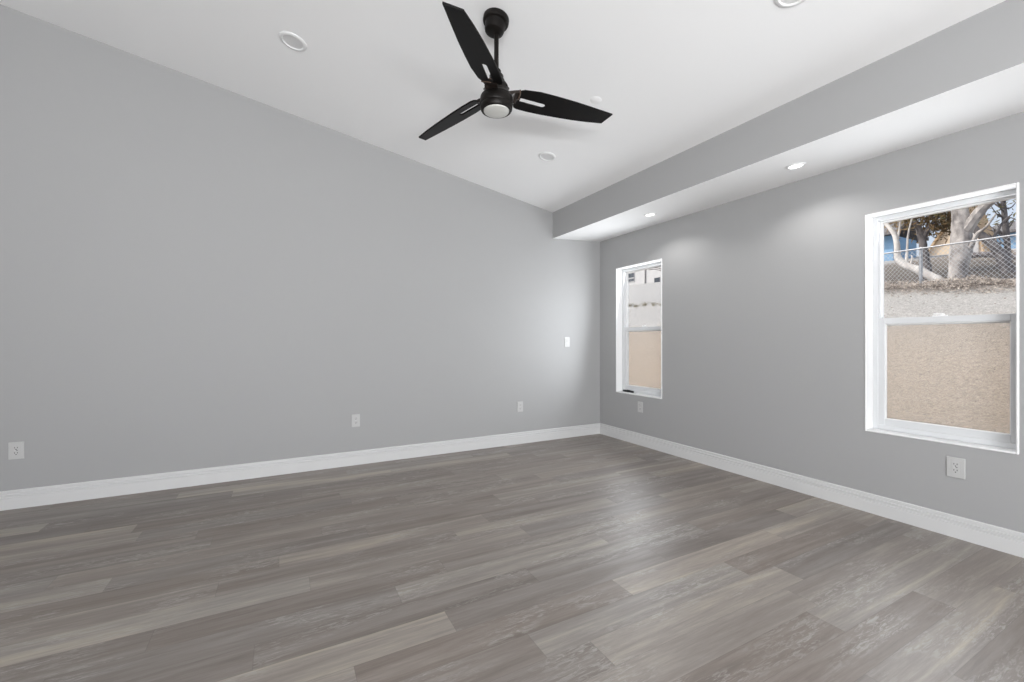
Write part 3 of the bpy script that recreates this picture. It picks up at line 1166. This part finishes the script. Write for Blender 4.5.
def tree(name, label, x, trunk_pix, rads, bark, branches=(), leaves=(), leaf_mat='leaf', group=None):
    """trunk, branches (pixels, radii) and leaf clouds ((px, py, count, spread))"""
    base = at(*trunk_pix[0], x)
    gz = terr(base.x, base.y)
    root = thing(name, label, 'tree', (base.x, base.y, gz), group)
    off = -Vector(root.location)
    m_ = MB()
    pts = [(base.x, base.y, gz - 0.3)]
    sp = smooth_pts([Vector(pts[0])] + [at(a, b, x) for a, b in trunk_pix], 5)
    rr = []
    rads2 = [rads[0] * 1.25] + list(rads)
    for i in range(len(sp)):
        t = i / (len(sp) - 1) * (len(rads2) - 1)
        k_ = min(int(t), len(rads2) - 2)
        rr.append(rads2[k_] + (rads2[k_ + 1] - rads2[k_]) * (t - k_))
    m_.tube(sp, rr, 14, wob=0.07)
    m_.build('trunk', M[bark], root, loc=off)
    for pix, rds, dx in branches:
        m_ = MB()
        limb(m_, pix, x, rds, 8, 0.05, dx)
        m_.build('branch', M[bark], root, loc=off)
    if leaves:
        m_ = MB()
        for a, b, n, sp_, dx in leaves:
            leafbits(m_, a if b is None else at(a, b, x + dx), n, sp_, 0.085 if b is not None else 0.16)
        m_.build('foliage', M[leaf_mat], root, loc=off)
    return root


tree('eucalyptus_tree', 'thick pale forked eucalyptus trunk behind the fence', 13.0,
     [(957, 283), (958.5, 268), (961, 252), (961.5, 236), (961, 222), (959.5, 206), (958, 190), (955, 168), (953, 138), (948, 100), (944, 70)], [0.19, 0.20, 0.235, 0.22, 0.20, 0.16, 0.145, 0.12, 0.09, 0.06, 0.03], 'bark_pale',
     [([(962, 240), (966, 230), (974, 219), (982, 209), (993, 199), (1008, 187), (1022, 175)], [0.14, 0.155, 0.135, 0.12, 0.11, 0.09, 0.08], -0.03),
      ([(963, 250), (971, 246), (977, 234), (986, 227), (996, 214)], [0.10, 0.055, 0.045, 0.03, 0.018], -0.1),
      ([(958, 200), (949, 190), (938, 182), (926, 176)], [0.10, 0.07, 0.05, 0.03], 0.1)],
     [(940, 196, 420, (0.4, 0.5, 0.22), 0.2), (925, 190, 300, (0.4, 0.5, 0.2), 0.4), (1000, 186, 200, (0.4, 0.5, 0.2), 0.2), (Vector((13.0, 0.9, 8.4)), None, 1800, (1.2, 1.3, 0.65), 0)])
tree('leaning_tree', 'slender white barked tree bent low behind the fence, left of the post', 14.0,
     [(942, 283), (930, 276), (918, 270), (905, 265), (898, 258), (897, 245), (894, 234), (888, 226), (881, 220)],
     [0.13, 0.125, 0.12, 0.11, 0.10, 0.075, 0.065, 0.06, 0.05], 'bark_white',
     [([(906, 264), (907, 252), (908, 236), (911, 222), (916, 206)], [0.045, 0.032, 0.028, 0.022, 0.015], 0.05),
      ([(897, 243), (899, 231), (901, 218), (902, 205)], [0.035, 0.028, 0.022, 0.015], 0.05),
      ([(910, 266), (912, 260), (911.5, 255)], [0.04, 0.03, 0.015], 0.0)])
tree('dark_tree', 'dark trunked tree with brownish olive foliage behind the fence post', 15.0,
     [(929, 282), (926, 266), (924, 252), (922, 240), (918, 228), (912, 216), (909, 204)],
     [0.14, 0.13, 0.115, 0.10, 0.08, 0.06, 0.045], 'bark_dark',
     [([(922, 240), (930, 226), (940, 214), (950, 200)], [0.08, 0.06, 0.045, 0.03], 0.1)],
     [(915, 212, 420, (0.5, 0.42, 0.26), 0.3), (929, 216, 520, (0.5, 0.4, 0.30), 0.5), (942, 212, 420, (0.5, 0.33, 0.26), 0.4), (938, 226, 260, (0.4, 0.25, 0.18), 0.6),
      (903, 216, 220, (0.4, 0.35, 0.2), 0.3), (948, 224, 180, (0.4, 0.2, 0.2), 0.5)], 'leaf_brown')
tree('slanting_tree', 'dark trunk slanting up to the left behind the fence on the right', 15.0,
     [(1013, 284), (1007, 268), (1000, 254), (990, 242), (980, 234), (971, 225), (958, 214)],
     [0.17, 0.15, 0.125, 0.11, 0.095, 0.08, 0.06], 'bark_dark',
     [([(990, 242), (997, 232), (1003, 222), (1012, 214)], [0.05, 0.035, 0.025, 0.015], 0.1)])
twigs = []
random.seed(21)
for k in range(16):
    a0, b0 = 1005 + random.uniform(-1, 1), random.uniform(200, 246)
    s_ = random.choice((-1, -1, 1))
    ln = random.uniform(8, 18)
    twigs.append(([(a0, b0), (a0 + s_ * ln * 0.5, b0 - random.uniform(1, 6)), (a0 + s_ * ln, b0 - random.uniform(2, 14))], [0.03, 0.018, 0.009], random.uniform(-0.2, 0.2)))
tree('bare_tree', 'thin dark upright tree with bare twigs at the right edge of the window', 16.0,
     [(1009, 276), (1008, 258), (1007, 240), (1005, 220), (1003, 200), (1001, 176)],
     [0.085, 0.078, 0.072, 0.07, 0.06, 0.05], 'bark_dark', twigs,
     [(1012, 212, 70, (0.5, 0.35, 0.4), 0.3), (992, 214, 50, (0.5, 0.3, 0.3), 0.3)])

# fallen log between the trunks
m = MB()
limb(m, [(968, 256), (980, 254.5), (992, 255), (1004, 255.5), (1018, 258)], 19.0, [0.09, 0.11, 0.10, 0.10, 0.08], 10, 0.08)
o = m.build('fallen_log', M['bark_dark'])
tag(o, 'dark fallen log on the ground beyond the right hand trunks', 'log')


# houses ---------------------------------------------------------
def gable_house(name, label, x, pxl, pxr, apex_px, eave_py, apex_py, base_py, wall_m, roof_m, depth=6.0, over=0.35):
    yl, yr = at(pxl, eave_py, x).y, at(pxr, eave_py, x).y          # yl > yr
    ze = at((pxl + pxr) / 2, eave_py, x).z
    ap = at(apex_px, apex_py, x)
    zb_ = min(terr(x, yl), terr(x, yr), at((pxl + pxr) / 2, base_py, x).z) - 0.3
    root = thing(name, label, 'house', (x, (yl + yr) / 2, zb_))
    off = -Vector(root.location)
    m_ = MB()
    m_.prism([(x, yl, zb_), (x, yr, zb_), (x, yr, ze), (x, ap.y, ap.z), (x, yl, ze)], (depth, 0, 0))
    m_.build('wall', wall_m, root, loc=off)
    m_ = MB()
    t_ = 0.22
    for ya in (yl, yr):
        s_ = 1 if ya > ap.y else -1
        slope = (ze - ap.z) / abs(ya - ap.y)
        yo = ya + s_ * over
        zo = ze + slope * over
        m_.prism([(x - over, ap.y, ap.z + 0.02), (x - over, yo, zo + 0.02), (x - over, yo, zo + t_), (x - over, ap.y, ap.z + t_)], (depth + 2 * over, 0, 0))
    m_.build('roof', roof_m, root, loc=off)
    return root, off


h1, off = gable_house('tan_house', 'cream house with a tan gable roof behind the pale forked tree', 32.5, 925, 985, 964, 256, 202, 262, M['stucco_tan'], M['roof_tan'], depth=2.6, over=0.22)
# door panel on the gable wall
p0, p1 = at(971, 246, 32.5), at(979, 230, 32.5)
m = MB()
m.box((32.43, p0.y, terr(32.5, p0.y)), (32.52, p1.y, p1.z))
m.build('door', M['stucco_white'], h1, loc=off)


def flat_house(name, label, x, pxl, pxr, top_py, base_py, wall_m, roof_m, wins, depth=6.0, trim_py=None):
    a, b = at(pxl, top_py, x), at(pxr, top_py, x)
    zt_ = max(a.z, b.z)
    zb_ = min(terr(x, a.y), terr(x, b.y), at(pxl, base_py, x).z, at(pxr, base_py, x).z) - 0.3
    root = thing(name, label, 'house', (x, (a.y + b.y) / 2, zb_))
    off_ = -Vector(root.location)
    m_ = MB()
    m_.box((x, b.y, zb_), (x + depth, a.y, zt_))
    m_.build('wall', wall_m, root, loc=off_)
    m_ = MB()
    yc_ = (a.y + b.y) / 2
    m_.prism([(x - 0.5, a.y + 0.4, zt_ - 0.02), (x + depth / 2, a.y + 0.4, zt_ + 1.1), (x + depth + 0.5, a.y + 0.4, zt_ - 0.02),
              (x + depth + 0.5, a.y + 0.4, zt_ + 0.16), (x + depth / 2, a.y + 0.4, zt_ + 1.3), (x - 0.5, a.y + 0.4, zt_ + 0.16)], (0, b.y - a.y - 0.8, 0))
    m_.build('roof', roof_m, root, loc=off_)
    if trim_py:
        m_ = MB()
        za_ = at((pxl + pxr) / 2, trim_py, x).z
        m_.box((x - 0.06, b.y, za_ - 0.12), (x - 0.005, a.y, za_ + 0.12))
        m_.build('trim_board', M['stucco_white'], root, loc=off_)
    for (x0, y0_, x1, y1_) in wins:
        p, q_ = at(x0, y1_, x), at(x1, y0_, x)
        p.z, q_.z = at((x0 + x1) / 2, y1_, x).z, at((x0 + x1) / 2, y0_, x).z
        m_ = MB()
        fw = 0.035
        ring(m_, x - 0.06, x + 0.01, q_.y, p.y, p.z, q_.z, fw, fw, fw, fw)
        fr = m_.build('window', M['stucco_white'], root, loc=off_)
        m_ = MB()
        m_.box((x - 0.03, q_.y + fw, p.z + fw), (x + 0.005, p.y - fw, q_.z - fw))
        m_.build('pane', M['dark_glass'], fr)
    return root, off_


flat_house('blue_house', 'blue house seen at the left of the window past the white leaning tree', 27.0, 852, 893, 242, 262, M['stucco_blue'], M['roof_dark'], [], depth=3.0)
flat_house('blue_house', 'blue house with a white trim board at the right edge of the window', 41.0, 990, 1045, 236, 262, M['stucco_blue'], M['roof_dark'], [], trim_py=250)
hw, off = flat_house('white_house', 'white house with small dark windows on top of the hill', 27.0, 596, 690, 254, 286, M['stucco_white'], M['roof_dark'],
                     [(628.5, 273, 634.8, 278.0), (628.5, 278.5, 634.8, 281.8), (654.3, 277.3, 660.8, 283.2)])
m = MB()
pt, pb = at(643.3, 267.5, 26.7), at(643.3, 285.5, 26.7)
m.tube([(26.93, pb.y, pb.z - 0.3), (26.93, pb.y, pt.z)], 0.045, 10)
m.build('downpipe', M['roof_dark'], hw, loc=off)

# bare twiggy shrub beside the white house
root = thing('bare_shrub', 'dark bare branches reaching in front of the white house', 'shrub', tuple(at(664, 285, 22.0)))
off = -Vector(root.location)
m = MB()
random.seed(5)
limb(m, [(664, 290), (664, 280), (663, 272), (662, 266)], 22.0, [0.05, 0.045, 0.04, 0.03], 8)
for k in range(7):
    b0 = 264 + random.uniform(0, 7)
    limb(m, [(663, b0 + 1.5), (656, b0 + random.uniform(-1, 1)), (649 - random.uniform(-2, 4), b0 - random.uniform(-0.5, 1.5))], 22.0, [0.035, 0.025, 0.012], 5, dx=random.uniform(-.2, .2))
m.build('branch', M['bark_dark'], root, loc=off)

# low dry weeds in a row across the bank, seen through the far window
random.seed(11)
first = None
for k in range(10):
    yv = 6.6 + k * 0.42 + random.uniform(-0.05, 0.05)
    xv = 9.1 + random.uniform(-0.1, 0.1)
    if first is None:
        m = MB()
        for j in range(26):
            a = random.uniform(0, 2 * PI)
            tl = random.uniform(0.10, 0.22)
            b_ = Vector((random.gauss(0, 0.05), random.gauss(0, 0.07), -0.02))
            e_ = b_ + Vector((math.cos(a) * tl * 0.7, math.sin(a) * tl * 0.9, tl * random.uniform(0.5, 0.95)))
            m.tube([b_, b_.lerp(e_, 0.5) + Vector((0, 0, 0.015)), e_], [0.007, 0.006, 0.003], 4)
            leafbits(m, e_, 3, (0.02, 0.03, 0.02), 0.022)
        first = o = m.build('dry_weed', M['weed'])
    else:
        o = first.copy()
        COL.objects.link(o)
    o.location = (xv, yv, terr(xv, yv))
    o.rotation_euler = (0, 0, random.uniform(0, 6))
    s = random.uniform(0.62, 0.92)
    o.scale = (s, s, s)
    tag(o, 'low dry weed in the row across the pale bank outside the corner window', 'weed', 'dry weeds across the bank')
